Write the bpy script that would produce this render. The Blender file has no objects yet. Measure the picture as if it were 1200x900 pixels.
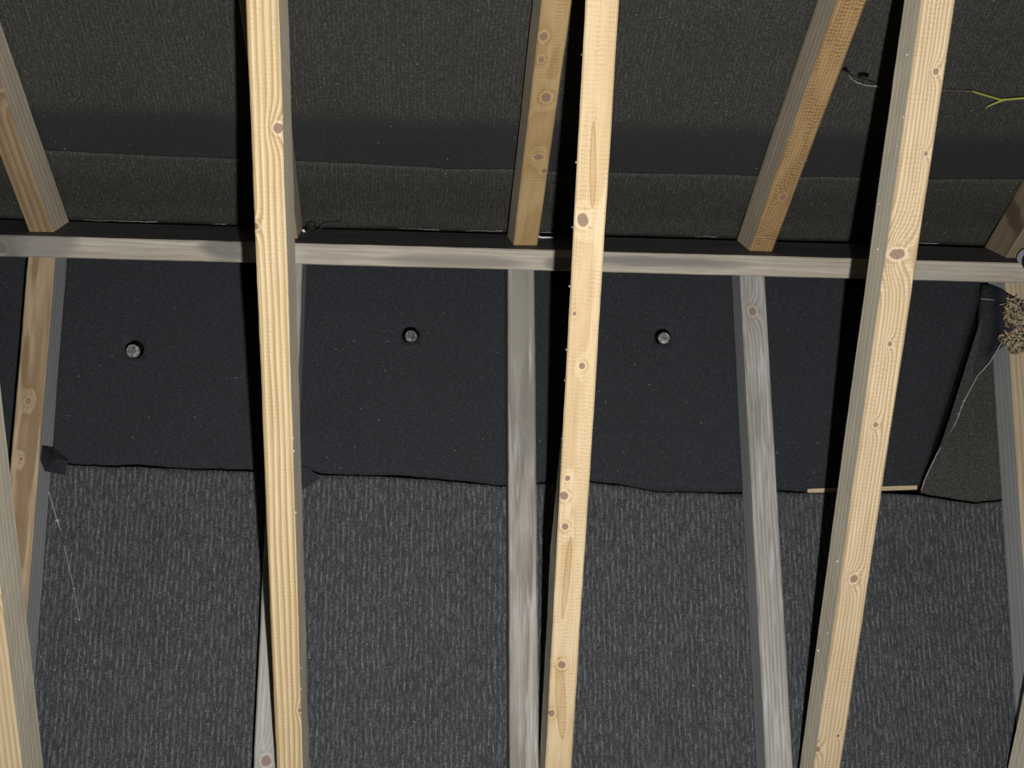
import bpy, bmesh, math, random
from mathutils import Matrix, Vector, noise as mnoise

random.seed(7)
SC = bpy.context.scene
COL = SC.collection

# ------------------------------------------------------------------ camera, light, exposure
H, P1, P2, TR, E1 = 2.0141, 0.5953, 0.5547, 0.0374, 0.0357     # ridge height, slopes, ridge thickness
CAM = Vector((0, -0.47635, 0))
ROT = Matrix(((0.997234, -0.012702, -0.073232), (-0.036338, -0.942822, -0.331309), (-0.064837, 0.333053, -0.940676)))
cd = bpy.data.cameras.new('camera'); cd.sensor_width = 36; cd.lens = 40.84; cd.clip_start = 0.01
cam = bpy.data.objects.new('camera', cd); COL.objects.link(cam)
cam.matrix_world = Matrix.Translation(CAM) @ ROT.to_4x4()
SC.camera = cam

w = bpy.data.worlds.new('world'); SC.world = w; w.use_nodes = True
w.node_tree.nodes['Background'].inputs[0].default_value = (0.8, 0.85, 1, 1)
w.node_tree.nodes['Background'].inputs[1].default_value = 0.004

ld = bpy.data.lights.new('flash', 'POINT'); ld.energy = 158; ld.shadow_soft_size = 0.011; ld.color = (1, 0.98, 0.945)
lo = bpy.data.objects.new('flash', ld); COL.objects.link(lo)
lo.location = CAM + ROT @ Vector((0.10, -0.25, 0.0))          # hand-held lamp to the right of the lens

vs = SC.view_settings
SC.display_settings.display_device = 'sRGB'
vs.view_transform = 'Standard'; vs.look = 'None'; vs.gamma = 1; vs.use_curve_mapping = False; vs.exposure = 0

# ------------------------------------------------------------------ helpers
def tag(o, label=None, cat=None, group=None, kind=None):
    if label: o['label'] = label
    if cat: o['category'] = cat
    if group: o['group'] = group
    if kind: o['kind'] = kind
    return o

def link(name, me, mats, mw=None, parent=None):
    for m in mats: me.materials.append(m)
    o = bpy.data.objects.new(name, me); COL.objects.link(o)
    if parent is not None: o.parent = parent
    if mw is not None: o.matrix_local = mw
    return o

def from_bm(name, bm, mats, mw=None, parent=None):
    me = bpy.data.meshes.new(name); bm.normal_update(); bm.to_mesh(me); bm.free()
    return link(name, me, mats, mw, parent)

def interp(pts, x):
    if x <= pts[0][0]: return pts[0][1]
    for (a, b), (c, d) in zip(pts, pts[1:]):
        if x <= c: return b + (d - b) * (x - a) / (c - a)
    return pts[-1][1]

def ridge_dy(x): return 0.0063 * (x - 0.32)                       # the ridge runs a touch askew
def n1(x, s=0.0): return mnoise.noise(Vector((x, s * 7.31 + 0.5, 0.37)))
def n2(x, y, s=0.0): return mnoise.noise(Vector((x, y, s * 3.7 + 0.21)))

def slope_frame(low):
    """local x = along the ridge, y = down the slope, z = away from (low) / towards (up) the room"""
    p, s = (P2, 1) if low else (P1, -1)
    X = Vector((1, 0, 0)); U = Vector((0, s * math.cos(p), -math.sin(p))); Z = X.cross(U)
    m = Matrix((X, U, Z)).transposed().to_4x4()
    m.translation = Vector((0, s * TR / 2, H + E1))
    return m
FR = {True: slope_frame(True), False: slope_frame(False)}
def S(low, x, u, off):                                            # world point; off = distance out from the rafters' inner faces
    return FR[low] @ Vector((x, u, off if low else -off))

class NT:
    """tiny node builder"""
    def __init__(self, name):
        self.m = bpy.data.materials.new(name); self.m.use_nodes = True
        self.t = self.m.node_tree; self.b = self.t.nodes['Principled BSDF']
        self.tc = self.t.nodes.new('ShaderNodeTexCoord')
        sp = self.t.nodes.new('ShaderNodeSeparateXYZ'); self.t.links.new(self.tc.outputs['Object'], sp.inputs[0])
        self.x, self.y, self.z = sp.outputs
    def _in(self, s, v):
        if isinstance(v, bpy.types.NodeSocket): self.t.links.new(v, s)
        else: s.default_value = v
    def f(self, op, a, b=0.0, c=None, clamp=False):
        n = self.t.nodes.new('ShaderNodeMath'); n.operation = op; n.use_clamp = clamp
        self._in(n.inputs[0], a); self._in(n.inputs[1], b)
        if c is not None: self._in(n.inputs[2], c)
        return n.outputs[0]
    def vec(self, x, y, z):
        n = self.t.nodes.new('ShaderNodeCombineXYZ')
        for i, v in enumerate((x, y, z)): self._in(n.inputs[i], v)
        return n.outputs[0]
    def sc(self, sx, sy, sz, off=0.0):
        return self.vec(self.f('MULTIPLY_ADD', self.x, sx, off), self.f('MULTIPLY', self.y, sy), self.f('MULTIPLY', self.z, sz))
    def noise(self, v, detail=2.0, rough=0.5, scale=1.0, dist=0.0):
        n = self.t.nodes.new('ShaderNodeTexNoise'); self._in(n.inputs['Vector'], v)
        n.inputs['Scale'].default_value = scale; n.inputs['Detail'].default_value = detail
        n.inputs['Roughness'].default_value = rough; n.inputs['Distortion'].default_value = dist
        return n.outputs[0]
    def ss(self, v, a, b, lo=0.0, hi=1.0):
        n = self.t.nodes.new('ShaderNodeMapRange'); n.interpolation_type = 'SMOOTHSTEP'
        self._in(n.inputs[0], v)
        for i, k in enumerate((a, b, lo, hi)): self._in(n.inputs[i + 1], k)
        return n.outputs[0]
    def mix(self, fac, a, b, blend='MIX'):
        n = self.t.nodes.new('ShaderNodeMix'); n.data_type = 'RGBA'; n.blend_type = blend
        self._in(n.inputs[0], fac)
        for i, v in ((6, a), (7, b)): self._in(n.inputs[i], v if isinstance(v, bpy.types.NodeSocket) else (*v, 1))
        return n.outputs[2]
    def speck(self, scale, thr):
        n = self.t.nodes.new('ShaderNodeTexVoronoi'); self.t.links.new(self.tc.outputs['Object'], n.inputs['Vector'])
        n.inputs['Scale'].default_value = scale
        return n.outputs['Distance'], n.outputs['Color']
    def done(self, col, rough=0.75, bump=None, strength=0.3, dist=0.001, spec=0.25):
        self._in(self.b.inputs['Base Color'], col if isinstance(col, bpy.types.NodeSocket) else (*col, 1))
        self._in(self.b.inputs['Roughness'], rough); self.b.inputs['Specular IOR Level'].default_value = spec
        if bump is not None:
            n = self.t.nodes.new('ShaderNodeBump'); n.inputs['Strength'].default_value = strength
            n.inputs['Distance'].default_value = dist
            self.t.links.new(bump, n.inputs['Height']); self.t.links.new(n.outputs[0], self.b.inputs['Normal'])
        return self.m

def wood(name, early, late, knotc=(0.20, 0.130, 0.098), contrast=0.7, spacing=0.0065, centre=(0.06, -0.02), tilt=0.0,
         warp=0.004, knots=(), flames=(), saw=0.0, saw_step=0.006, blotch=0.25, fibre=0.25, grey=None, greyness=0.0, seed=0.0, stains=()):
    t = NT(name)
    wn = t.noise(t.sc(2.6, 22, 22, seed), 2, 0.5)
    dy = t.f('SUBTRACT', t.y, centre[0]); dz = t.f('SUBTRACT', t.z, centre[1])
    r = t.f('SQRT', t.f('ADD', t.f('MULTIPLY', dy, dy), t.f('MULTIPLY', dz, dz)))
    r = t.f('MULTIPLY_ADD', t.f('SUBTRACT', wn, 0.5), warp * 2, r)
    r = t.f('MULTIPLY_ADD', t.x, tilt, r)
    kd = []
    jn = t.noise(t.sc(90, 90, 40, seed), 1)
    for kx, ky, kr, *ka in knots:
        ka = ka[0] if ka else 0.75
        dx = t.f('SUBTRACT', t.x, kx); ddy = t.f('SUBTRACT', t.y, ky)
        dx2 = t.f('MULTIPLY', dx, dx); dy2 = t.f('MULTIPLY', ddy, ddy)
        q = t.f('ADD', t.f('MULTIPLY', dx2, 1 / (3.2 * kr) ** 2), t.f('MULTIPLY', dy2, 1 / (1.8 * kr) ** 2))
        g = t.f('EXPONENT', t.f('MULTIPLY', q, -1.0))
        r = t.f('MULTIPLY_ADD', g, kr * 1.7, r)
        d = t.f('SQRT', t.f('ADD', t.f('MULTIPLY', dx2, ka), dy2))
        kd.append((t.f('MULTIPLY_ADD', t.f('SUBTRACT', jn, 0.5), kr * 0.5, d), kr))
    ph = t.f('FRACT', t.f('MULTIPLY', r, 1 / spacing))
    ring = t.f('MULTIPLY', t.ss(ph, 0.15, 0.82), t.ss(ph, 0.86, 1.0, 1.0, 0.0))
    rn = t.noise(t.sc(4, 60, 60, seed + 5), 1)
    fac = t.f('MULTIPLY', ring, t.f('MULTIPLY_ADD', rn, contrast * 0.9, contrast * 0.5), clamp=True)
    col = t.mix(fac, early, late)
    bl = t.noise(t.sc(5, 30, 30, seed + 9), 3, 0.6)
    col = t.mix(t.ss(bl, 0.38, 0.72, 0, blotch), col, (late[0] * .8, late[1] * .75, late[2] * .7))
    if grey:
        gn = t.noise(t.sc(7, 90, 50, seed + 3), 3, 0.65)
        col = t.mix(t.ss(gn, 0.7 - greyness * 0.5, 0.85 - greyness * 0.3, 0, 0.9), col, grey)
    for (x0, x1, y0, y1, hw) in flames:                            # darker heartwood tongues of the flat-sawn grain
        tt = t.f('MULTIPLY', t.f('SUBTRACT', t.x, x0), 1 / (x1 - x0))
        cy = t.f('MULTIPLY_ADD', tt, y1 - y0, y0)
        wd = t.f('MULTIPLY', t.f('MULTIPLY', t.f('POWER', t.f('MAXIMUM', tt, 0.0), 0.5), t.f('POWER', t.f('MAXIMUM', t.f('SUBTRACT', 1.0, tt), 0.0), 0.6)), hw * 1.9)
        e = t.f('SUBTRACT', t.f('ABSOLUTE', t.f('SUBTRACT', t.y, cy)), t.f('MULTIPLY_ADD', t.f('SUBTRACT', jn, .5), 0.002, wd))
        m = t.ss(e, -0.0008, 0.0006, 1, 0)
        m = t.f('MULTIPLY', m, t.f('MULTIPLY', t.f('GREATER_THAN', tt, 0.0), t.f('LESS_THAN', tt, 1.0)))
        edge = t.f('MULTIPLY', m, t.ss(e, -0.0025, -0.0005, 0.45, 1.0))
        col = t.mix(t.f('MULTIPLY', edge, 0.85), col, (0.62, 0.46, 0.27), 'MULTIPLY')
    fb = t.noise(t.sc(9, 700, 700, seed + 2), 2, 0.7)
    col = t.mix(1.0, col, t.ss(fb, 0.25, 0.75, 1 - fibre, 1 + fibre * 0.4), 'MULTIPLY') if False else t.mix(t.ss(fb, 0.35, 0.75, 0, fibre * 1.3), col, (late[0] * .7, late[1] * .65, late[2] * .6))
    bump = t.f('MULTIPLY_ADD', fb, 0.6, t.f('MULTIPLY', ring, 0.35))
    if saw > 0:
        sn = t.noise(t.sc(55, 70, 10, seed), 3, 0.65)
        sw = t.f('SINE', t.f('MULTIPLY_ADD', t.x, 2 * math.pi / saw_step, t.f('MULTIPLY_ADD', sn, 15.0, t.f('MULTIPLY', t.y, 25))))
        sm = t.f('MULTIPLY', t.ss(t.noise(t.sc(14, 60, 20, seed + 1), 2), 0.36, 0.62), t.ss(sw, -0.2, 0.9))
        col = t.mix(t.f('MULTIPLY', sm, saw), col, (late[0] * .75, late[1] * .68, late[2] * .6))
        bump = t.f('MULTIPLY_ADD', sw, 0.25 * saw, bump)
    for d, kr in kd:
        col = t.mix(t.ss(d, kr * 1.0, kr * 1.5, 0.5, 0), col, (early[0] * 1.1, early[1] * 1.1, early[2] * 1.1))
        kring = t.f('SINE', t.f('MULTIPLY', d, 2 * math.pi / (kr * 0.42)))
        kc = t.mix(t.ss(kring, -1, 1, 0.0, 0.25), knotc, (knotc[0] * 1.9, knotc[1] * 1.9, knotc[2] * 1.8))
        col = t.mix(t.ss(d, kr * 0.72, kr * 1.02, 0.88, 0), col, kc)
        kcr = t.f('MULTIPLY', t.ss(d, kr * 1.25, kr * 1.5), t.ss(d, kr * 1.55, kr * 2.0, 0.55, 0))   # ring of darker grain flowing round the knot
        col = t.mix(t.f('MULTIPLY', kcr, t.ss(jn, .42, .62)), col, (late[0] * .85, late[1] * .8, late[2] * .75))
    for (sx, sy, rx, ry, c) in stains:                             # weather stains with a shape of their own
        a = t.f('MULTIPLY', t.f('SUBTRACT', t.x, sx), 1 / rx); b = t.f('MULTIPLY', t.f('SUBTRACT', t.y, sy), 1 / ry)
        d = t.f('ADD', t.f('MULTIPLY', a, a), t.f('MULTIPLY', b, b))
        d = t.f('MULTIPLY_ADD', t.f('SUBTRACT', bl, .5), 3.0, d)
        col = t.mix(t.ss(d, 0.2, 1.6, 0.85, 0), col, c)
    return t.done(col, 0.72, bump, 0.35, 0.0012)

def felt(name, dark, light, ribs=(115, 20), rib_amt=0.8, fine=0.5, specks=0.5, weft=None, band=None, wave=0.0):
    t = NT(name)
    wob = t.noise(t.sc(14, 5, 0), 1)
    xx = t.f('MULTIPLY_ADD', wob, wave, t.x)
    rib = t.noise(t.vec(t.f('MULTIPLY', xx, ribs[0]), t.f('MULTIPLY', t.y, ribs[1]), 0.3), 2, 0.6)
    rm = t.ss(rib, 0.42, 0.68)
    patch = t.noise(t.sc(6, 6, 0, 3.1), 3, 0.6)
    fn = t.noise(t.sc(420, 230, 0, 1.7), 2, 0.7)
    weave = t.noise(t.sc(150, 500, 0, 4.4), 1, 0.5)
    k = t.f('MULTIPLY', rm, t.ss(patch, 0.3, 0.7, rib_amt * 0.55, rib_amt))
    if weft:                                                       # wavy ribs running down the slope, broken up
        wv = t.noise(t.sc(30, 16, 0, 7.7), 2, 0.5)
        sn = t.f('SINE', t.f('MULTIPLY_ADD', t.x, 2 * math.pi / weft[0], t.f('MULTIPLY', wv, 9.0)))
        br = t.noise(t.sc(150, 55, 0, 2.2), 2, 0.6)
        wr = t.f('MULTIPLY', t.ss(sn, 0.2, 0.95), t.ss(br, 0.40, 0.62))
        k = t.f('MULTIPLY_ADD', wr, weft[1], k)
    if band:                                                       # a selvedge strip of smooth bitumen between two edges
        m = t.f('MULTIPLY', t.ss(t.f('MULTIPLY_ADD', wob, 0.02, t.y), band[0], band[1]), t.ss(t.f('MULTIPLY_ADD', wob, 0.02, t.y), band[2], band[3], 1, 0))
        k = t.f('MULTIPLY', k, t.f('SUBTRACT', 1.0, t.f('MULTIPLY', m, 0.85)))
    k = t.f('MULTIPLY', k, t.ss(fn, 0.3, 0.65, 0.35, 1.1))
    k = t.f('ADD', k, t.f('MULTIPLY', t.ss(fn, 0.5, 0.8), fine * 0.5))
    k = t.f('ADD', k, t.f('MULTIPLY', t.ss(weave, 0.45, 0.75), fine * 0.3), clamp=True)
    col = t.mix(k, dark, light)
    if band:
        col = t.mix(t.f('MULTIPLY', m, 0.72), col, band[4])
    col = t.mix(t.ss(patch, 0.35, 0.75, 0, 0.3), col, (dark[0] * .7, dark[1] * .7, dark[2] * .7))
    if specks > 0:
        d, c = t.speck(55, 0)
        sp = t.f('MULTIPLY', t.ss(d, 0.045, 0.075, 1, 0), t.f('GREATER_THAN', c, 0.62))
        col = t.mix(t.f('MULTIPLY', sp, specks), col, (0.4, 0.4, 0.38))
        d, c = t.speck(140, 0)
        sp = t.f('MULTIPLY', t.ss(d, 0.10, 0.2, 1, 0), t.f('GREATER_THAN', c, 0.6))
        col = t.mix(t.f('MULTIPLY', sp, specks * .35), col, (0.25, 0.25, 0.24))
    bump = t.f('ADD', t.f('MULTIPLY', rm, rib_amt), t.f('MULTIPLY', fn, 0.6))
    return t.done(col, 0.8, bump, 0.35, 0.0015, 0.2)

def plain(name, c, rough=0.7, amt=0.35, scale=120, c2=None, spec=0.25, metal=0.0):
    t = NT(name)
    n = t.noise(t.sc(scale, scale, scale), 3, 0.6)
    c2 = c2 or tuple(v * 0.45 for v in c)
    m = t.done(t.mix(t.ss(n, 0.35, 0.7, 0, amt * 2), c, c2), rough, n, 0.4, 0.001, spec)
    t.b.inputs['Metallic'].default_value = metal
    return m

def timber(name, mw, x0, x1, width, depth, mats, seed, cut0=0.0, cut1=0.0, n=70, ch=0.0022, wob=0.0006, wane=None, twist=None):
    """one length of sawn timber: local x along it, y across, z = depth (0 is the face towards the room); cut = end slant dx/dz"""
    bm = bmesh.new(); rings = []
    sect = [(-.5, 0, 0, 1), (-.5, 0, 1, 0), (.5, 0, -1, 0), (.5, 0, 0, 1), (.5, 1, 0, -1), (.5, 1, -1, 0), (-.5, 1, 1, 0), (-.5, 1, 0, -1)]
    for i in range(n + 1):
        s = i / n; ring = []
        for j, (fy, fz, cy, cz) in enumerate(sect):
            c = ch
            if wane and fz == 0 and fy == wane[2]:
                c = ch + max(0, wane[1] * (min(1, max(0, (s * (x1 - x0) + x0 - wane[0]) / 0.05))) * (0.8 + 0.6 * n1(s * 40, seed)))
            corner = j // 2
            xx = x0 + (x1 - x0) * s
            y = fy * width + cy * c + wob * n1(xx * 9, seed + corner) + wob * 0.6 * n1(xx * 60, seed + j)
            z = fz * depth + cz * c * (1.4 if c > ch else 1) + wob * n1(xx * 8, seed + 10 + corner) + wob * 0.4 * n1(xx * 55, seed + 20 + j)
            if twist:
                a = interp(twist, xx); hw = width / 2
                y, z = hw + (y - hw) * math.cos(a) - z * math.sin(a), (y - hw) * math.sin(a) + z * math.cos(a)
            k0 = x0 + cut0 * z; k1 = x1 + cut1 * z
            ring.append(bm.verts.new((k0 + (k1 - k0) * s, y, z)))
        rings.append(ring)
    for a, b in zip(rings, rings[1:]):
        for j in range(8):
            k = (j + 1) % 8
            f = bm.faces.new((a[j], b[j], b[k], a[k]))
            f.material_index = 1 if (j in (3, 7)) and len(mats) > 1 else 0
    bm.faces.new(rings[0]); bm.faces.new(list(reversed(rings[-1])))
    bmesh.ops.recalc_face_normals(bm, faces=bm.faces)
    return from_bm(name, bm, mats, mw)

def frame(o, X, Z):
    X = X.normalized(); Y = Z.cross(X).normalized(); Z = X.cross(Y)
    m = Matrix((X, Y, Z)).transposed().to_4x4(); m.translation = o
    return m

def tube_into(bm, pts, r0, r1=None, seg=6):
    r1 = r0 if r1 is None else r1
    pts = [Vector(p) for p in pts]; rings = []
    for i, p in enumerate(pts):
        d = (pts[min(i + 1, len(pts) - 1)] - pts[max(i - 1, 0)]).normalized()
        a = d.orthogonal().normalized(); b = d.cross(a)
        r = r0 + (r1 - r0) * i / max(1, len(pts) - 1)
        rings.append([bm.verts.new(p + a * r * math.cos(2 * math.pi * k / seg) + b * r * math.sin(2 * math.pi * k / seg)) for k in range(seg)])
    for a, b in zip(rings, rings[1:]):
        for k in range(seg): bm.faces.new((a[k], a[(k + 1) % seg], b[(k + 1) % seg], b[k]))
    bm.faces.new(list(reversed(rings[0]))); bm.faces.new(rings[-1])

def tube(name, pts, r0, mat, r1=None, parent=None, seg=6):
    bm = bmesh.new(); tube_into(bm, pts, r0, r1, seg)
    return from_bm(name, bm, [mat], None, parent)

def blob_into(bm, c, r, seed, amp=0.35, sub=2, sq=(1, 1, 1), freq=1.6):
    v = bmesh.ops.create_icosphere(bm, subdivisions=sub, radius=1)['verts']
    for q in v:
        k = 1 + amp * mnoise.noise(q.co * freq + Vector((seed * 3.1, seed, 0))) + amp * .5 * mnoise.noise(q.co * freq * 3 + Vector((seed, 0, 5)))
        q.co = Vector(c) + Vector((q.co.x * sq[0], q.co.y * sq[1], q.co.z * sq[2])) * r * k

def sheet(name, low, fn, nx, nu, mats, thick=0.0016, skip=None):
    """felt sheet over a grid; fn(i/nx, j/nu) -> x, u, offset"""
    bm = bmesh.new(); s = 1 if low else -1
    g = [[None] * (nu + 1) for _ in range(nx + 1)]
    for i in range(nx + 1):
        for j in range(nu + 1):
            x, u, o = fn(i / nx, j / nu); g[i][j] = bm.verts.new((x, u, s * o))
    for i in range(nx):
        for j in range(nu):
            bm.faces.new((g[i][j], g[i + 1][j], g[i + 1][j + 1], g[i][j + 1]))
    return finish_sheet(name, low, bm, mats, thick)

def finish_sheet(name, low, bm, mats, thick):
    for f in bm.faces: f.smooth = True
    o = from_bm(name, bm, mats, FR[low])
    md = o.modifiers.new('thickness', 'SOLIDIFY'); md.thickness = thick; md.offset = 1 if low else -1
    return o

# ------------------------------------------------------------------ materials
M = {}
M['side_fresh'] = wood('fresh_timber_side', (0.74, 0.68, 0.54), (0.48, 0.42, 0.31), contrast=0.5, spacing=0.009, centre=(0.3, 0.3), warp=0.003, blotch=0.2, grey=(0.55, 0.54, 0.46), greyness=0.5, seed=2)
M['side_rafter'] = wood('rafter_timber_side', (0.62, 0.54, 0.41), (0.36, 0.29, 0.20), contrast=0.6, spacing=0.010, centre=(0.3, 0.3), warp=0.004, blotch=0.3, grey=(0.44, 0.42, 0.38), greyness=0.5, seed=5)  # paler than the rafter faces: lifted shade put into the side colour
M['side_grey'] = wood('grey_timber_side', (0.36, 0.375, 0.385), (0.24, 0.25, 0.258), contrast=0.5, spacing=0.010, centre=(0.3, 0.3), warp=0.004, blotch=0.2, seed=8)
M['felt_low'] = felt('ribbed_felt', (0.027, 0.029, 0.033), (0.18, 0.19, 0.20), ribs=(400, 60), rib_amt=0.4, fine=0.7, specks=0.6, wave=0.006, weft=(0.0092, 0.55))
M['felt_strip'] = felt('smooth_felt', (0.0165, 0.0185, 0.022), (0.068, 0.074, 0.087), ribs=(330, 160), rib_amt=0.25, fine=0.6, specks=0.4)
UP = dict(dark=(0.026, 0.026, 0.024), light=(0.13, 0.127, 0.112), ribs=(430, 190), rib_amt=0.3, fine=0.8, specks=0.6, wave=0.01, weft=(0.0070, 0.3))
M['felt_up'] = felt('ribbed_felt_upper', band=(-9, -8, 0.200, 0.245, (0.0225, 0.0235, 0.028)), **UP)
M['felt_up_narrow'] = felt('ribbed_felt_narrow', **UP)
M['felt_flap'] = felt('brownish_felt', (0.030, 0.029, 0.027), (0.14, 0.137, 0.125), ribs=(420, 200), rib_amt=0.35, fine=0.8, specks=0.4)
M['deck'] = plain('dark_roof_deck', (0.006, 0.006, 0.006), 0.95, 0.3, 30, spec=0.0)  # near-black colour stands in for the shade inside gaps and holes
M['web'] = plain('cobweb', (0.34, 0.34, 0.33), 0.9)
M['flake'] = plain('pale_flake', (0.75, 0.74, 0.70), 0.8, 0.2)
M['black_side'] = wood('blackened_ridge_side', (0.115, 0.115, 0.12), (0.05, 0.05, 0.053), contrast=0.6, spacing=0.008, centre=(0.3, 0.3), blotch=0.5, seed=4)  # ridge sides, much darker than the board's front face

# ------------------------------------------------------------------ setting: the roof deck behind the felt
DEPTH_L, DEPTH_U = 0.068, 0.076
OFF_L, OFF_U = 0.0715, 0.0805
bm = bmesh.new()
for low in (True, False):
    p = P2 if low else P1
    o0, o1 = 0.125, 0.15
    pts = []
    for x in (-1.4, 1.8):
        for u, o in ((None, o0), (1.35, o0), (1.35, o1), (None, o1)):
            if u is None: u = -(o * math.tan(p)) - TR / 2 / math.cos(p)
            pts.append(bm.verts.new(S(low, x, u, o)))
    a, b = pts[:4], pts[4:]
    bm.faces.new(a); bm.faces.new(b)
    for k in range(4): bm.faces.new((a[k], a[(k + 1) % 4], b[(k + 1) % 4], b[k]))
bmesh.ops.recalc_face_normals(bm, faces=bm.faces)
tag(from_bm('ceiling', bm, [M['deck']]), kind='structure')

# ------------------------------------------------------------------ felt sheets
XR_L = [-1.106, -0.677, -0.2477, 0.168, 0.596, 1.088, 1.52]
XR_U = [-1.106, -0.674, -0.2534, 0.177, 0.610, 1.097, 1.53]
def sag(x, xs):                                                    # 0 at a rafter, 1 mid bay
    for a, b in zip(xs, xs[1:]):
        if a <= x <= b: return math.sin(math.pi * (x - a) / (b - a))
    return 0.5

EDGE = [(-1.4, .345), (-.8313, .3451), (-.6786, .3484), (-.6564, .3513), (-.6193, .3585), (-.5972, .3599), (-.4867, .3621), (-.3005, .3683), (-.2226, .3647), (-.2, .368),
        (-.1877, .3736), (-.0893, .3745), (.0174, .3815), (.1325, .3915), (.2019, .3864), (.2951, .3843), (.3653, .39), (.4198, .4006), (.5774, .4028), (.6333, .3978),
        (.681, .4006), (.7852, .4), (.9094, .4025), (.9623, .4116), (1.0106, .4177), (1.0683, .4127), (1.2077, .4167), (1.8, .415)]
def edge(x): return interp(EDGE, x) + 0.0012 * n1(x * 60) + 0.0016 * n1(x * 22, 3)
def gap(x):
    g = 0.0022 + 0.0025 * max(0, n1(x * 12, 5) + 0.3) + 0.001 * n1(x * 70, 6)
    if x > 0.72: g += 0.013 * min(1, (x - 0.72) / 0.04)
    return max(0.0008, g)
DIAG = [(-.06, 1.100), (-.0158, 1.0841), (.133, 1.0247), (.2657, .9715), (.3306, .943), (.3739, .9199), (.4025, .9094), (.45, .905)]
def diag(u): return interp(DIAG, u)

# lower sheet with the raw upper edge
def f_low(s, t):
    x = -1.3 + 3.0 * s; e = edge(x) + 0.0005; u = e + (1.28 - e) * t ** 1.15
    o = OFF_L - 0.0 + 0.004 * sag(x, XR_L) * (0.6 + 0.4 * math.sin(u * 9 + x * 3)) + 0.0012 * n2(x * 9, u * 7)
    if t < 0.06: o -= 0.003 * (1 - t / 0.06) * (0.7 + 0.6 * n1(x * 15, 2)) * sag(x, XR_L)
    return x, u, o
low_felt = sheet('roofing_felt', True, f_low, 300, 60, [M['felt_low']])
tag(low_felt, 'ribbed dark grey roofing felt below the crack, filling the lower half of the photo', 'felt')

# smooth strip under the ridge with three round holes
HOLES = [(-0.5265, 0.1470, 0.0172), (-0.0310, 0.1120, 0.0158), (0.4390, 0.1075, 0.0152)]
G = 0.012; XL = -1.3; UL = -0.046
nx = int((0.86 - XL) / G); nu = int((0.24 - UL) / G)
bm = bmesh.new(); grid = {}
def strip_pos(i, j):
    us = UL + j * G
    xs = XL + i * G
    if j > nu:
        t = (j - nu) / 10
        us = (UL + nu * G) * (1 - t) + (edge(xs if i <= nx else 0.9) - gap(xs if i <= nx else 0.9)) * t
    if i > nx:
        t = (i - nx) / 10
        g = 0.006 * max(0.25, min(1.0, (0.43 - us) / 0.12)) + 0.001
        xs = (XL + nx * G) * (1 - t) + (diag(us) - g) * t
    return xs, us
snap = []
for hx, hu, hr in HOLES:
    i = round((hx - XL) / G); j = round((hu - UL) / G); snap.append((i, j, hx - (XL + i * G), hu - (UL + j * G)))
def warp(x, u):
    for (hx, hu, hr), (i, j, dx, du) in zip(HOLES, snap):
        k = math.exp(-((x - hx) ** 2 + (u - hu) ** 2) / 0.06 ** 2); x += dx * k; u += du * k
    return x, u
def strip_off(x, u):
    return OFF_L + 0.0035 + 0.003 * sag(x, XR_L) * math.sin(max(0, u) * 7) + 0.001 * n2(x * 8, u * 9, 4)
for i in range(nx + 11):
    for j in range(nu + 11):
        x, u = warp(*strip_pos(i, j)); grid[i, j] = bm.verts.new((x, u, strip_off(x, u)))
cut = {(i + a, j + b) for i, j, _, _ in snap for a in range(-2, 2) for b in range(-2, 2)}
for i in range(nx + 10):
    for j in range(nu + 10):
        if (i, j) not in cut: bm.faces.new((grid[i, j], grid[i + 1, j], grid[i + 1, j + 1], grid[i, j + 1]))
for (hx, hu, hr), (i, j, _, _) in zip(HOLES, snap):
    ring = [(a, -2) for a in range(-2, 2)] + [(2, b) for b in range(-2, 2)] + [(a, 2) for a in range(2, -2, -1)] + [(-2, b) for b in range(2, -2, -1)]
    outer = [grid[i + a, j + b] for a, b in ring]; inner = []
    for q in outer:
        d = Vector((q.co.x - hx, q.co.y - hu)).normalized(); r = hr * (1 + 0.13 * n2(d.x * 2.2, d.y * 2.2, hx * 9))
        inner.append(bm.verts.new((hx + d.x * r, hu + d.y * r, strip_off(hx, hu) - 0.0012)))
    for k in range(16): bm.faces.new((outer[k], outer[(k + 1) % 16], inner[(k + 1) % 16], inner[k]))
    for a in range(-1, 2):
        for b in range(-1, 2): bm.verts.remove(grid[i + a, j + b])
strip = finish_sheet('felt_strip', True, bm, [M['felt_strip']], 0.0014)
tag(strip, 'smooth blue-black felt strip under the ridge board, with three round holes', 'felt')

# rough flap right of the slanting edge
def f_flap(s, t):
    u = -0.046 + t * 0.5
    x0 = diag(u); x = x0 + (1.7 - x0) * s ** 1.5
    ue = edge(x) - 0.0025 - 0.002 * abs(n1(x * 25, 9)); u = -0.046 + t * (ue + 0.046)
    x0 = diag(u); x = x0 + (1.7 - x0) * s ** 1.5
    d = min(1, (x - x0) / 0.09)
    return x, u, OFF_L - 0.002 - 0.010 * (1 - d) * min(1, max(0, (0.40 - u) / 0.1)) + 0.0012 * n2(x * 14, u * 12, 6)
flap = sheet('felt_flap', True, f_flap, 60, 40, [M['felt_flap']])
tag(flap, 'rough brownish black felt flap with a slanting left edge, beside the debris at right', 'felt')

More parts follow.
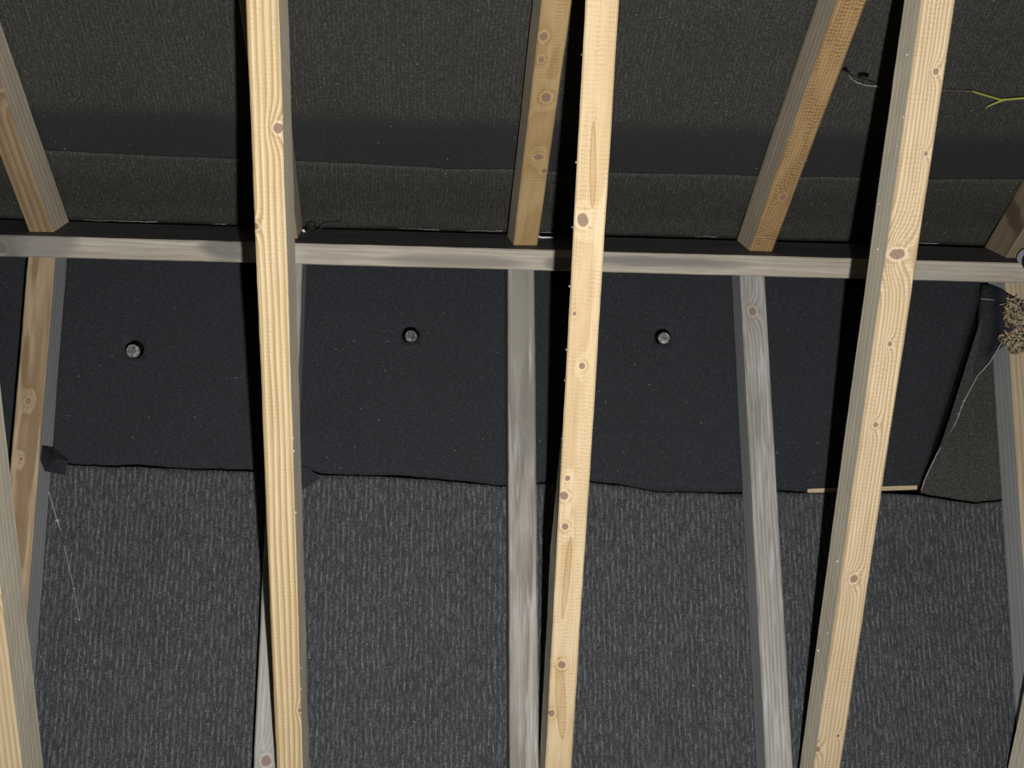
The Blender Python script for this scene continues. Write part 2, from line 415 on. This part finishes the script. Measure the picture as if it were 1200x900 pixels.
# folded corner of the flap, turned over the side of the rafter at the right
bm = bmesh.new()
rows = [[(1.060, -.004, .066), (1.0690, .004, .045), (1.0695, .0245, .006), (1.0790, .038, -.0050), (1.0990, .0510, -.006)],
        [(1.052, .045, .0650), (1.0685, .045, .045), (1.0690, .050, .004), (1.080, .065, -.0065), (1.098, .068, -.007)],
        [(1.044, .100, .0650), (1.0650, .100, .050), (1.0660, .105, .006), (1.078, .100, -.006), (1.086, .0925, -.006)],
        [(1.0184, .1933, .0665), (1.045, .157, .055), (1.058, .140, .025), (1.0637, .1309, -.004), (1.0751, .1145, -.006)]]
rv = [[bm.verts.new(p) for p in r] for r in rows]
for a, b in zip(rv, rv[1:]):
    for k in range(4): bm.faces.new((a[k], a[k + 1], b[k + 1], b[k]))
bmesh.ops.recalc_face_normals(bm, faces=bm.faces)
bmesh.ops.subdivide_edges(bm, edges=bm.edges, cuts=2, use_grid_fill=True)
for v in bm.verts: v.co += Vector((n2(v.co.x * 60, v.co.y * 60, 1), n2(v.co.x * 60, v.co.y * 60, 2), n2(v.co.x * 50, v.co.y * 50, 3))) * 0.002
for f in bm.faces: f.smooth = True
o = from_bm('folded_corner', bm, [M['felt_strip']], None, flap); md = o.modifiers.new('thickness', 'SOLIDIFY'); md.thickness = 0.0015

# upper slope: one sheet below the lap, one towards the eaves
BAND_LO = [(-1.4, .14), (-.7243, .1349), (-.643, .1235), (-.4591, .1140), (-.3287, .1140), (-.241, .1154), (.0402, .1025), (.1523, .1090), (.3438, .1030), (.5431, .1075), (.6994, .1079), (.9211, .1072), (1.0745, .118), (1.8, .12)]
def up_off(x, u):
    o = OFF_U + 0.016 * max(0, min(1, (0.07 - u) / 0.09))
    o += 0.006 * sag(x, XR_U) * (0.55 + 0.45 * math.sin(u * 22 - 0.4)) + 0.0022 * n2(x * 6, u * 9, 8) * sag(x, XR_U)
    return o
def f_up1(s, t):
    x = -1.3 + 3.0 * s
    u0 = -(up_off(x, -0.05)) * math.tan(P1) - 0.0040 - ridge_dy(x) / math.cos(P1) + 0.0022 * n1(x * 14, 4); u1 = interp(BAND_LO, x) + 0.0012 * n1(x * 30, 12)
    u = u0 + (u1 - u0) * t
    return x, u, up_off(x, u) - 0.001
def f_up2(s, t):
    x = -1.3 + 3.0 * s; u = interp(BAND_LO, x) - 0.012 + t * (1.25 - 0.1)
    return x, u, up_off(x, u) + 0.0014
narrow = o = sheet('roofing_felt', False, f_up1, 260, 16, [M['felt_up_narrow']], 0.0007)
tag(o, 'narrow sheet of textured black felt along the upper side of the ridge board', 'felt')
up_felt = sheet('roofing_felt', False, f_up2, 260, 80, [M['felt_up']])
tag(up_felt, 'large black felt sheet across the top of the photo with a smooth dark band', 'felt')

# pale raw edge of the narrow sheet where it meets the ridge
M['fray'] = plain('frayed_backing', (0.34, 0.34, 0.33), 0.9, 0.5, 300, (0.05, 0.05, 0.05))
for xa, xb in ((-.74, -.695), (-.632, -.50), (-.40, -.375), (-.29, -.275), (-.06, .02), (.07, .14), (.205, .25), (.51, .55), (.93, .99)):
    pts = []
    for k in range(13):
        x = xa + (xb - xa) * k / 12; o_ = up_off(x, -.05); u = -o_ * math.tan(P1) + .003 - ridge_dy(x) / math.cos(P1) + .0022 * n1(x * 14, 4) + .0022 * n1(x * 90, 3)
        pts.append((x, u, -(o_ - .0035)))
    bm = bmesh.new(); tube_into(bm, pts, .0003, .0008, 5)
    from_bm('frayed_edge', bm, [M['fray']], None, narrow)

# small torn folds of felt
def patch(name, low, pts, mat, parent):
    bm = bmesh.new(); s = 1 if low else -1
    c = Vector((sum(p[0] for p in pts) / len(pts), sum(p[1] for p in pts) / len(pts), s * sum(p[2] for p in pts) / len(pts)))
    vv = [bm.verts.new((p[0], p[1], s * p[2])) for p in pts]; cc = bm.verts.new(c)
    for a, b in zip(vv, vv[1:] + vv[:1]): bm.faces.new((a, b, cc))
    bmesh.ops.recalc_face_normals(bm, faces=bm.faces)
    bmesh.ops.subdivide_edges(bm, edges=bm.edges, cuts=2, use_grid_fill=True)
    for v in bm.verts: v.co.z += 0.002 * n2(v.co.x * 120, v.co.y * 120, 3)
    o = from_bm(name, bm, [mat], None, parent); md = o.modifiers.new('thickness', 'SOLIDIFY'); md.thickness = 0.0014
    return o
patch('torn_fold', True, [(-.6520, .330, .066), (-.6523, .336, .006), (-.6520, .362, .004), (-.6515, .376, .030), (-.6300, .377, .069), (-.6250, .352, .070), (-.6420, .340, .070)], M['felt_strip'], low_felt)
patch('torn_fold', True, [(-.2235, .360, .064), (-.2080, .362, .066), (-.1960, .372, .067), (-.1870, .379, .070), (-.2040, .394, .066), (-.2235, .402, .062)], M['felt_strip'], low_felt)
patch('torn_lip', False, [(.676, .348, .074), (.690, .338, .072), (.712, .336, .071), (.728, .329, .074), (.738, .322, .079), (.724, .325, .080), (.706, .329, .080), (.688, .332, .080)], M['felt_flap'], up_felt)
bm = bmesh.new(); tube_into(bm, [(.6823, .3404, -.0745), (.6910, .3335, -.0735), (.6988, .3289, -.073), (.7167, .3226, -.0735), (.7316, .3214, -.074), (.7440, .3175, -.077)], .0007, .0016, 5)
from_bm('frayed_edge', bm, [M['fray']], None, up_felt)
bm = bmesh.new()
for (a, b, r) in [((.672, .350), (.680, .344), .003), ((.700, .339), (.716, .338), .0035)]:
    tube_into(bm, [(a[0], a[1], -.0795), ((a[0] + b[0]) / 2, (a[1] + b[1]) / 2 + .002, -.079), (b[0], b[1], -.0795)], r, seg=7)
from_bm('slit', bm, [M['deck']], None, up_felt)  # solid near-black strips, painted shade of the opening in the tear

# ------------------------------------------------------------------ timbers
# ridge board, with its long knotty left end outside the frame
Z0 = H
st = [(-0.715, 0.0, .03, .03, (.12, .115, .11)), (-0.655, 0, .05, .035, (0.22, 0.205, 0.19)), (-0.345, -0.004, .05, .022, (0.15, 0.143, 0.135)), (0.235, 0.004, .03, .012, (.16, .15, .135)), (-0.27, 0.004, .05, .02, (0.46, 0.44, 0.39)), (0.05, 0.006, .12, .012, (0.22, 0.20, 0.175)), (0.42, -0.004, .16, .010, (0.17, 0.16, 0.15))]
m = wood('weathered_ridge_timber', (0.52, 0.475, 0.40), (0.32, 0.285, 0.23), contrast=0.6, spacing=0.006, centre=(0.02, -0.03), tilt=0.004, warp=0.006, blotch=0.5, fibre=0.45, grey=(0.40, 0.38, 0.35), greyness=0.5, seed=31,
         knots=[(-0.735, 0.004, 0.011)], stains=[(a - 0.0, b, c, d, e) for a, b, c, d, e in st])
ridge = timber('ridge_board', frame(Vector((0, -0.002, Z0)), Vector((1, 0.0063, 0)), Vector((0, 0, 1))), -1.3, 1.7, TR, 0.128, [m, M['black_side']], 3, n=160)
tag(ridge, 'long grey weathered ridge board running across the photo with a black upper side', 'ridge board')

def rafter(low, x0, x1, width, depth, mats_fn, label, seed, knots=(), u1=1.22, flames=(), **kw):
    p = P2 if low else P1
    d = x1 - x0                                                    # sideways drift over half a metre along y
    L = 0.5 / math.cos(p)
    us = (ridge_dy(x0) if low else -ridge_dy(x0)) / math.cos(p) + 0.0012
    a = S(low, x0, 0, 0); b = S(low, x1, L, 0)
    N = (S(low, x0, 0, 1) - a)
    mw = frame(a, b - a, N)
    inv = mw.inverted()
    loc = []
    for kx, ku, kr, *ka in knots:
        q = inv @ S(low, kx, ku, 0); loc.append((q.x, q.y, kr, *ka))
    mats = mats_fn(loc)
    o = timber('rafter', mw, us, u1, width, depth, mats, seed, cut0=-math.tan(p), cut1=0.0, **kw)
    return tag(o, label, 'rafter', 'lower rafters' if low else 'upper rafters')

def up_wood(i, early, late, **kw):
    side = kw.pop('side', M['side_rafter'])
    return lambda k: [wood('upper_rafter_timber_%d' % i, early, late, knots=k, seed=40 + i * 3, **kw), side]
TAN, TAN2 = (0.40, 0.275, 0.135), (0.22, 0.13, 0.055)
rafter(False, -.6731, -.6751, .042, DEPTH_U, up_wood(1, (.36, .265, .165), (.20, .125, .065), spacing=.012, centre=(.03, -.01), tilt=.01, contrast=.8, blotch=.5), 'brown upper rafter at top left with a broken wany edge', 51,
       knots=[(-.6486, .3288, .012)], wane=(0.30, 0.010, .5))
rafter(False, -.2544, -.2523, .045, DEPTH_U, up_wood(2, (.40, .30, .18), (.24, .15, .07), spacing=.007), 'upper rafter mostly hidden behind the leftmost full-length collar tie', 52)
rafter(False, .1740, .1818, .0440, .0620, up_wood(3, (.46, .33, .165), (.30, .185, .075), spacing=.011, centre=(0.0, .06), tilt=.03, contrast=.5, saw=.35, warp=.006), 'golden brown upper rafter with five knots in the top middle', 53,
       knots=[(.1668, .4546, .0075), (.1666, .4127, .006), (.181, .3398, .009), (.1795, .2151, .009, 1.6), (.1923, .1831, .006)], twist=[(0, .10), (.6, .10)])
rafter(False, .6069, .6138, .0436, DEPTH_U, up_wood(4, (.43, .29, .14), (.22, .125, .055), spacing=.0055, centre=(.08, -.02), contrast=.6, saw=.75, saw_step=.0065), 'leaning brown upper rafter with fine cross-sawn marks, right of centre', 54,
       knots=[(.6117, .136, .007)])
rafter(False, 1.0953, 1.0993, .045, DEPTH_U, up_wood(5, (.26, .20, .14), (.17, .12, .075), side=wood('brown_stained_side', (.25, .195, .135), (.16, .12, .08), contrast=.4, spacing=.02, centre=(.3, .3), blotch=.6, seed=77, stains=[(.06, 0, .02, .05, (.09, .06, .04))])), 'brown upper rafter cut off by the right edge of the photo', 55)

def lo_wood(i, early, late, **kw):
    side = kw.pop('side', M['side_grey'])
    return lambda k: [wood('lower_rafter_timber_%d' % i, early, late, knots=k, seed=70 + i * 3, **kw), side]
GR, GR2 = (.40, .385, .36), (.22, .21, .195)
rafter(True, -.6785, -.6753, .0462, DEPTH_L, lo_wood(1, (.47, .365, .235), (.25, .17, .095), spacing=.010, centre=(.0, .05), tilt=.02, blotch=.8, contrast=.9, warp=.010, fibre=.45, stains=[(.19, .012, .05, .006, (.20, .13, .07)), (.33, -.01, .06, .008, (.24, .165, .095))]), 'tan lower rafter with a grey side, at left under the ridge board', 61, knots=[(-.6793, .2596, .006), (-.683, .36, .004)])
rafter(True, -.2466, -.2487, .0456, DEPTH_L, lo_wood(2, GR, GR2, blotch=.4, contrast=.35, grey=(.5, .5, .49), greyness=.4), 'grey lower rafter mostly hidden behind the leftmost full-length collar tie', 62, knots=[(-.2527, .8528, .009)])
rafter(True, .1677, .1686, .0486, DEPTH_L, lo_wood(3, (.40, .38, .345), (.19, .175, .155), spacing=.010, centre=(.01, .04), tilt=.02, contrast=.75, warp=.008, blotch=.55, fibre=.45, grey=(.50, .50, .49), greyness=.4, stains=[(.08, .0, .12, .03, (.25, .235, .20)), (.26, -.01, .10, .014, (.20, .19, .17))]), 'silvery grey lower rafter in the middle of the photo, under the ridge board', 63, knots=[(.1745, .30, .004)])
rafter(True, .5942, .5974, .0460, .0600, lo_wood(4, (.40, .385, .36), (.19, .18, .165), spacing=.006, centre=(.05, -.02), contrast=.7, warp=.006, blotch=.45, fibre=.45, grey=(.47, .475, .48), greyness=.5), 'silvery grey lower rafter with one grey knot, right of centre', 64, knots=[(.5911, .0778, .008)])
rafter(True, 1.0970, 1.0785, .0449, .0660, lo_wood(5, (.46, .38, .26), (.30, .23, .14), spacing=.009), 'lower rafter with a grey side below the debris, at the right edge', 65)

# collar ties, nailed to the right-hand side of the rafters, nearer the viewer
def collar(x0, x1, width, depth, z0, z1, mats_fn, label, seed, knots=(), flames=(), **kw):
    a = Vector((x0, -0.65, z0)); b = Vector((x1, 0.65, z1)); mid = (a + b) / 2
    mw = frame(mid, b - a, Vector((0, 0, 1))); inv = mw.inverted()
    loc = []
    for kx, ky, kr, *ka in knots:
        q = inv @ Vector((kx, ky, mid.z)); loc.append((q.x, q.y, kr, *ka))
    fl = []
    for (p, q, hw) in flames:
        p = inv @ Vector((*p, mid.z)); q = inv @ Vector((*q, mid.z)); fl.append((p.x, q.x, p.y, q.y, hw))
    zt = H + E1 - mid.z
    yl = TR / 2 + (zt + 0.062 / math.cos(P2)) / math.tan(P2); yu = -(TR / 2 + (zt + 0.070 / math.cos(P1)) / math.tan(P1))
    o = timber('collar_tie', mw, yu, yl, width, depth, mats_fn(loc, fl), seed, cut0=1 / math.tan(P1), cut1=-1 / math.tan(P2), n=120, **kw)
    return tag(o, label, 'collar tie', 'full-length collar ties')
def co_wood(i, early, late, **kw):
    side = kw.pop('side', M['side_fresh'])
    return lambda k, f: [wood('collar_timber_%d' % i, early, late, knots=k, flames=f, seed=100 + i * 4, **kw), side]
CR, CR2 = (.71, .58, .385), (.45, .31, .15)
collar(-.6331, -.6363, .0419, .0882, 1.5388, 1.5380, co_wood(0, CR, CR2, spacing=.008), 'yellow softwood collar tie cut off at the lower left corner', 80, knots=[(-.6055, .3914, .010)])
collar(-.2104, -.2072, .0409, .0700, 1.5384, 1.5389, co_wood(1, CR, (.44, .30, .13), spacing=.0075, centre=(.075, -.03), contrast=1.0, warp=.005, saw=.18, saw_step=.006, blotch=.12), 'straight-grained yellow collar tie, leftmost of the three running the full photo height', 81,
       knots=[(-.1955, -.2802, .0068), (-.2280, -.1514, .0045), (-.1878, .6028, .0045)], twist=[(-.7, .06), (.7, .04)])
collar(.2149, .2177, .0423, .0805, 1.5381, 1.5389, co_wood(2, (.71, .565, .36), (.47, .31, .14), spacing=.014, centre=(.004, .05), tilt=.012, contrast=.4, warp=.006, saw=.28, saw_step=.006, blotch=.2), 'knotty yellow collar tie with brown flame grain, middle of the three full-height ones', 82,
       knots=[(.2068, -.1708, .009), (.2174, .0362, .0051), (.2024, -.0395, .0034), (.2024, .2378, .0068), (.2062, .2876, .0057), (.2132, .5243, .0068), (.2015, .6127, .0062), (.2059, .2092, .0045)],
       twist=[(-.5, .135), (.18, .12), (.28, .06), (.42, 0)],
       flames=[((.2159, .303), (.2105, .4459), .0057), ((.2085, .5105), (.2216, .6638), .009), ((.2185, -.1851), (.2130, -.3029), .0050)])
collar(.6520, .6583, .0442, .0627, 1.5392, 1.5381, co_wood(3, (.68, .56, .385), (.42, .29, .15), spacing=.0055, centre=(.07, -.02), contrast=.85, warp=.006, saw=.28, saw_step=.006, blotch=.15), 'yellow collar tie with a large oval knot, rightmost of the three full-height ones', 83,
       knots=[(.6482, -.1321, .0125, 2.2), (.6632, -.3777, .0045), (.6663, -.2709, .0034), (.6566, -.0022, .004), (.6532, .1217, .0045), (.6559, .374, .0068), (.6378, .6851, .0051), (.6683, .6592, .0034)])
collar(1.030, 1.031, .042, .075, 1.5385, 1.5385, co_wood(4, CR, CR2), 'yellow collar tie just showing in the lower right corner', 84)

# ------------------------------------------------------------------ small things
# knobs standing in the three holes
def knob(hx, hu, hr, tone, label, seed, dx, du):
    c = (tone, tone * .97, tone * .93)
    m = plain('knob_grey_%d' % seed, c, 0.7, 0.55, 160, tuple(v * .25 for v in c))
    m2 = plain('knob_core_%d' % seed, tuple(v * .5 for v in c), 0.8, 0.6, 260, tuple(v * .12 for v in c))
    x, u = hx + dx, hu + du
    R = hr * 0.72
    prof = [(0.0, 0.03), (0.25, 0.02), (0.45, -0.02), (0.62, -0.10), (0.78, -0.06), (0.92, 0.12), (1.0, 0.40), (0.99, 0.75), (0.86, 1.15), (0.62, 1.45), (0.55, 4.3)]
    bm = bmesh.new(); rings = []; seg = 20
    base = OFF_L - 0.004
    for r, z in prof[1:]:
        ring = []
        for k in range(seg):
            a = 2 * math.pi * k / seg; q = 1 + 0.10 * n2(math.cos(a) * 1.7, math.sin(a) * 1.7, seed + z) + 0.05 * n2(math.cos(a) * 5, math.sin(a) * 5, seed + r * 3)
            zz = z + 0.12 * n2(r * math.cos(a) * 3.5, r * math.sin(a) * 3.5, seed + 2)
            ring.append(bm.verts.new((x + R * r * q * math.cos(a), u + R * r * q * math.sin(a), base + R * zz)))
        rings.append(ring)
    c0 = bm.verts.new((x, u, base + R * 0.03))
    for k in range(seg): bm.faces.new((c0, rings[0][(k + 1) % seg], rings[0][k])).material_index = 1
    for ri, (a, b) in enumerate(zip(rings, rings[1:])):
        for k in range(seg):
            f = bm.faces.new((a[k], a[(k + 1) % seg], b[(k + 1) % seg], b[k])); f.smooth = True; f.material_index = 1 if ri < 2 else 0
    bm.faces.new(rings[-1])
    bmesh.ops.recalc_face_normals(bm, faces=bm.faces)
    o = from_bm('round_knob', bm, [m, m2], FR[True])
    tag(o, label, 'knob', 'knobs in the felt holes')
knob(*HOLES[0], .36, 'grey pitted knob in the felt hole left of the leftmost full-height collar tie', 1, -.0018, .0038)
knob(*HOLES[1], .26, 'dark grey pitted knob in the middle one of the three felt holes', 2, .0010, .0036)
knob(*HOLES[2], .48, 'pale grey knob in the felt hole right of the middle collar tie', 3, .0022, .0042)

# pale dust flecks clinging to the edges of the collar ties
def flecks(parent, spots):
    bm = bmesh.new()
    for k, (x, y, z, r) in enumerate(spots): blob_into(bm, (x, y, z), r, k * 1.3 + x * 9, .5, 1, (1.5, .8, .9))
    o = from_bm('dust_fleck', bm, [M['flake']], None, parent); o['kind'] = 'stuff'
ties = [o for o in bpy.data.objects if o.name.startswith('collar_tie')]
for o, sd in zip(sorted(ties, key=lambda q: q.name), (-1, -1, 1, 1, 1)):
    random.seed(o.name)
    w_ = max(v.co.y for v in o.data.vertices)
    sp_ = []
    for k in range(9):
        z = random.choice((.003, .0035, .004)) if o.name[-3:] in ('001', '002') else random.choice((.004, .02, .045, .012, .03)); sp_.append((random.uniform(-.75, .6), sd * (w_ + .0002), z + random.uniform(0, .004), random.uniform(.0005, .0014)))
    flecks(o, sp_)

# short pale batten seen in the gap
X = S(True, .917, .3875, 0) - S(True, .70, .3955, 0)
bt = timber('wood_batten', frame(S(True, .70, .396, OFF_L + .004), X, S(True, 0, 0, 1) - S(True, 0, 0, 0)), 0, .2075, .0075, .012,
            [wood('pale_batten', (.56, .47, .30), (.38, .29, .16), spacing=.004, seed=9)], 12, n=14, ch=.001)
tag(bt, 'short thin pale wood batten in the gap above the lower felt edge', 'batten')

# green stem poking in
gm = plain('green_stem', (.30, .36, .06), .6, .3, 200, (.38, .33, .10)); bmn = plain('dry_stem', (.16, .13, .09), .8)
stem = tube('plant_stem', [S(False, x, u, o) for x, u, o in [(1.12, .318, .074), (1.0507, .3121, .073), (.9931, .308, .072), (.9553, .3029, .072), (.935, .3085, .072), (.9008, .317, .074)]], .0022, gm, .0013)
tag(stem, 'thin green forked plant stem hanging by the right collar tie', 'stem')
tube('side_shoot', [S(False, x, u, o) for x, u, o in [(.962, .3040, .072), (.9500, .2970, .0718), (.9385, .2895, .0716), (.9363, .2839, .0714)]], .0019, gm, .0009, stem)
tube('dry_tip', [S(False, x, u, o) for x, u, o in [(.9010, .317, .074), (.88, .3172, .0745), (.854, .3169, .075), (.82, .3172, .0755)]], .0008, bmn, .0005, stem)

# nest debris on the rafter at the right edge
straw = plain('straw', (.50, .40, .27), .9, .5, 180, (.10, .07, .045)); mud = plain('crumbly_debris', (.33, .26, .175), .95, .75, 150, (.04, .03, .02))
bm = bmesh.new(); random.seed(5)
for k in range(26):
    x = 1.070 + random.uniform(0, .05); u = 0.06 + random.uniform(0, .085); 
    blob_into(bm, S(True, x, u, -0.006 + random.uniform(-.012, .006)), random.uniform(.006, .013), k * 1.7, .5, 2, freq=1.7)
for k in range(5):
    blob_into(bm, S(True, 1.060 + .004 * k, .118 + .005 * k, .004 - .002 * k), random.uniform(.005, .009), k * 2.3 + 40, .5, 2, freq=1.7)
for f in bm.faces: f.smooth = False
clump = from_bm('debris_clump', bm, [mud]); tag(clump, 'crumbly brown nest debris lodged on the rafter at the right edge', 'debris')
bm = bmesh.new()
for k in range(150):
    x = 1.062 + random.uniform(0, .055); u = 0.05 + random.uniform(0, .10); a = random.uniform(0, 6.28); l = random.uniform(.006, .020)
    p = S(True, x, u, -0.016 + random.uniform(-.008, .004)); q = S(True, x + l * math.cos(a), u + l * math.sin(a), -.014 + random.uniform(-.010, .006))
    tube_into(bm, [p, (p + q) / 2 + Vector((0, 0, -.002)), q], random.uniform(.0006, .0013), seg=5)
o = from_bm('straw', bm, [straw], None, clump); o['kind'] = 'stuff'

# pale pipe end with a dark rim at the ridge
pm = plain('pale_plastic', (.45, .49, .53), .4, .15); rm = plain('dark_rubber', (.012, .012, .012), .6)
pc = Vector((1.0915, -.0245, 1.988))
pipe = tube('pipe_end', [pc, pc + Vector((.0, 0, .012)), pc + Vector((.0, .0, .030))], .0165, pm, seg=20); tag(pipe, 'small round pale blue-grey pipe end with a dark rim under the ridge board, right edge', 'pipe')
bm = bmesh.new()
rr = []
for k in range(20):
    a = 2 * math.pi * k / 20; rr.append([bm.verts.new(pc + Vector((q * math.cos(a), q * math.sin(a), z))) for q, z in ((.0160, -.003), (.0195, -.003), (.0205, .004), (.0160, .004))])
for k in range(20):
    A, B = rr[k], rr[(k + 1) % 20]
    for j in range(4): bm.faces.new((A[j], A[(j + 1) % 4], B[(j + 1) % 4], B[j]))
bmesh.ops.recalc_face_normals(bm, faces=bm.faces)
from_bm('rubber_rim', bm, [rm], None, pipe)

# cobwebs
def web(pts, label, low=True, r=.0006, drops=()):
    bm = bmesh.new(); P = []
    for (a, b) in zip(pts, pts[1:]):
        for k in range(5):
            t = k / 5; P.append(S(low, *[a[i] + (b[i] - a[i]) * t + (.0008 * n1(t * 9 + a[0] * 50, i)) for i in range(3)]))
    P.append(S(low, *pts[-1])); tube_into(bm, P, r, seg=5)
    for x, u, o, rr in drops: blob_into(bm, S(low, x, u, o), rr, x * 9, .4, 1)
    o = from_bm('cobweb_strand', bm, [M['web']]); tag(o, label, 'cobweb', 'cobweb strands')
    return o
web([(1.0563, 0.1299, 0.0), (1.0454, 0.1601, 0.03), (1.0302, 0.1802, 0.05), (1.0042, 0.2275, 0.06), (0.9811, 0.276, 0.0615), (0.9483, 0.3212, 0.0615), (0.9222, 0.3658, 0.0615), (0.9093, 0.3957, 0.064)], 'dusty cobweb strand running down the flap from the brown debris', r=.0009,
    drops=[(1.004, .2275, .060, .0022), (.992, .252, .0605, .0026), (.998, .240, .0605, .0016)])
web([(1.0507, 0.0301, 0.05), (1.0702, 0.039, 0.03), (1.0766, 0.056, 0.0), (1.0919, 0.0543, -0.012), (1.1092, 0.0512, -0.014)], 'pale cobweb strand hanging across the folded felt corner, above the debris', r=.0009)
web([(-.6615, .366, .055), (-.6524, .4122, .0675), (-.6359, .4567, .069), (-.6280, .475, .070)], 'short cobweb strand with a pale droplet beside the tan left rafter', drops=[(-.636, .4567, .068, .0036)], r=.0008)
web([(-.622, .50, .0715), (-.600, .573, .0725), (-.588, .62, .073), (-.576, .665, .0735), (-.561, .72, .074)], 'long faint cobweb strand down the felt near the lower left corner', r=.0006, drops=[(-.60, .573, .072, .0022), (-.588, .625, .0725, .0018), (-.57, .70, .073, .0016)])

# curled splinters and wire by the rafter feet
def curl(label, low, pts, r, mat, cat, name):
    o = tube(name, [S(low, *p) for p in pts], r, mat, r * .5); tag(o, label, cat, 'wood splinters by the ridge board' if cat == 'splinter' else None)
nm = plain('dark_wire', (.03, .03, .03), .5, .3)
curl('white curled wood splinter on the ridge board beside the hidden upper rafter', False, [(-.2290, -.028, .055), (-.222, -.040, .050), (-.214, -.0475, .047), (-.207, -.0480, .046)], .0026, M['flake'], 'splinter', 'wood_splinter')
curl('white curled splinter at the foot of the golden brown upper rafter', False, [(.2000, -.036, .060), (.209, -.0355, .055), (.219, -.0345, .055), (.231, -.038, .058)], .0022, M['flake'], 'splinter', 'wood_splinter')
ring = [(-.212 + .0085 * math.cos(a * .55), -.026 + .009 * math.sin(a * .55), .060 - .0008 * a) for a in range(0, 21)]
curl('dark curled wire in the corner above the ridge board, right of the hidden upper rafter', False, ring + [(-.19, -.022, .062), (-.16, -.024, .07)], .0012, nm, 'wire', 'curled_wire')
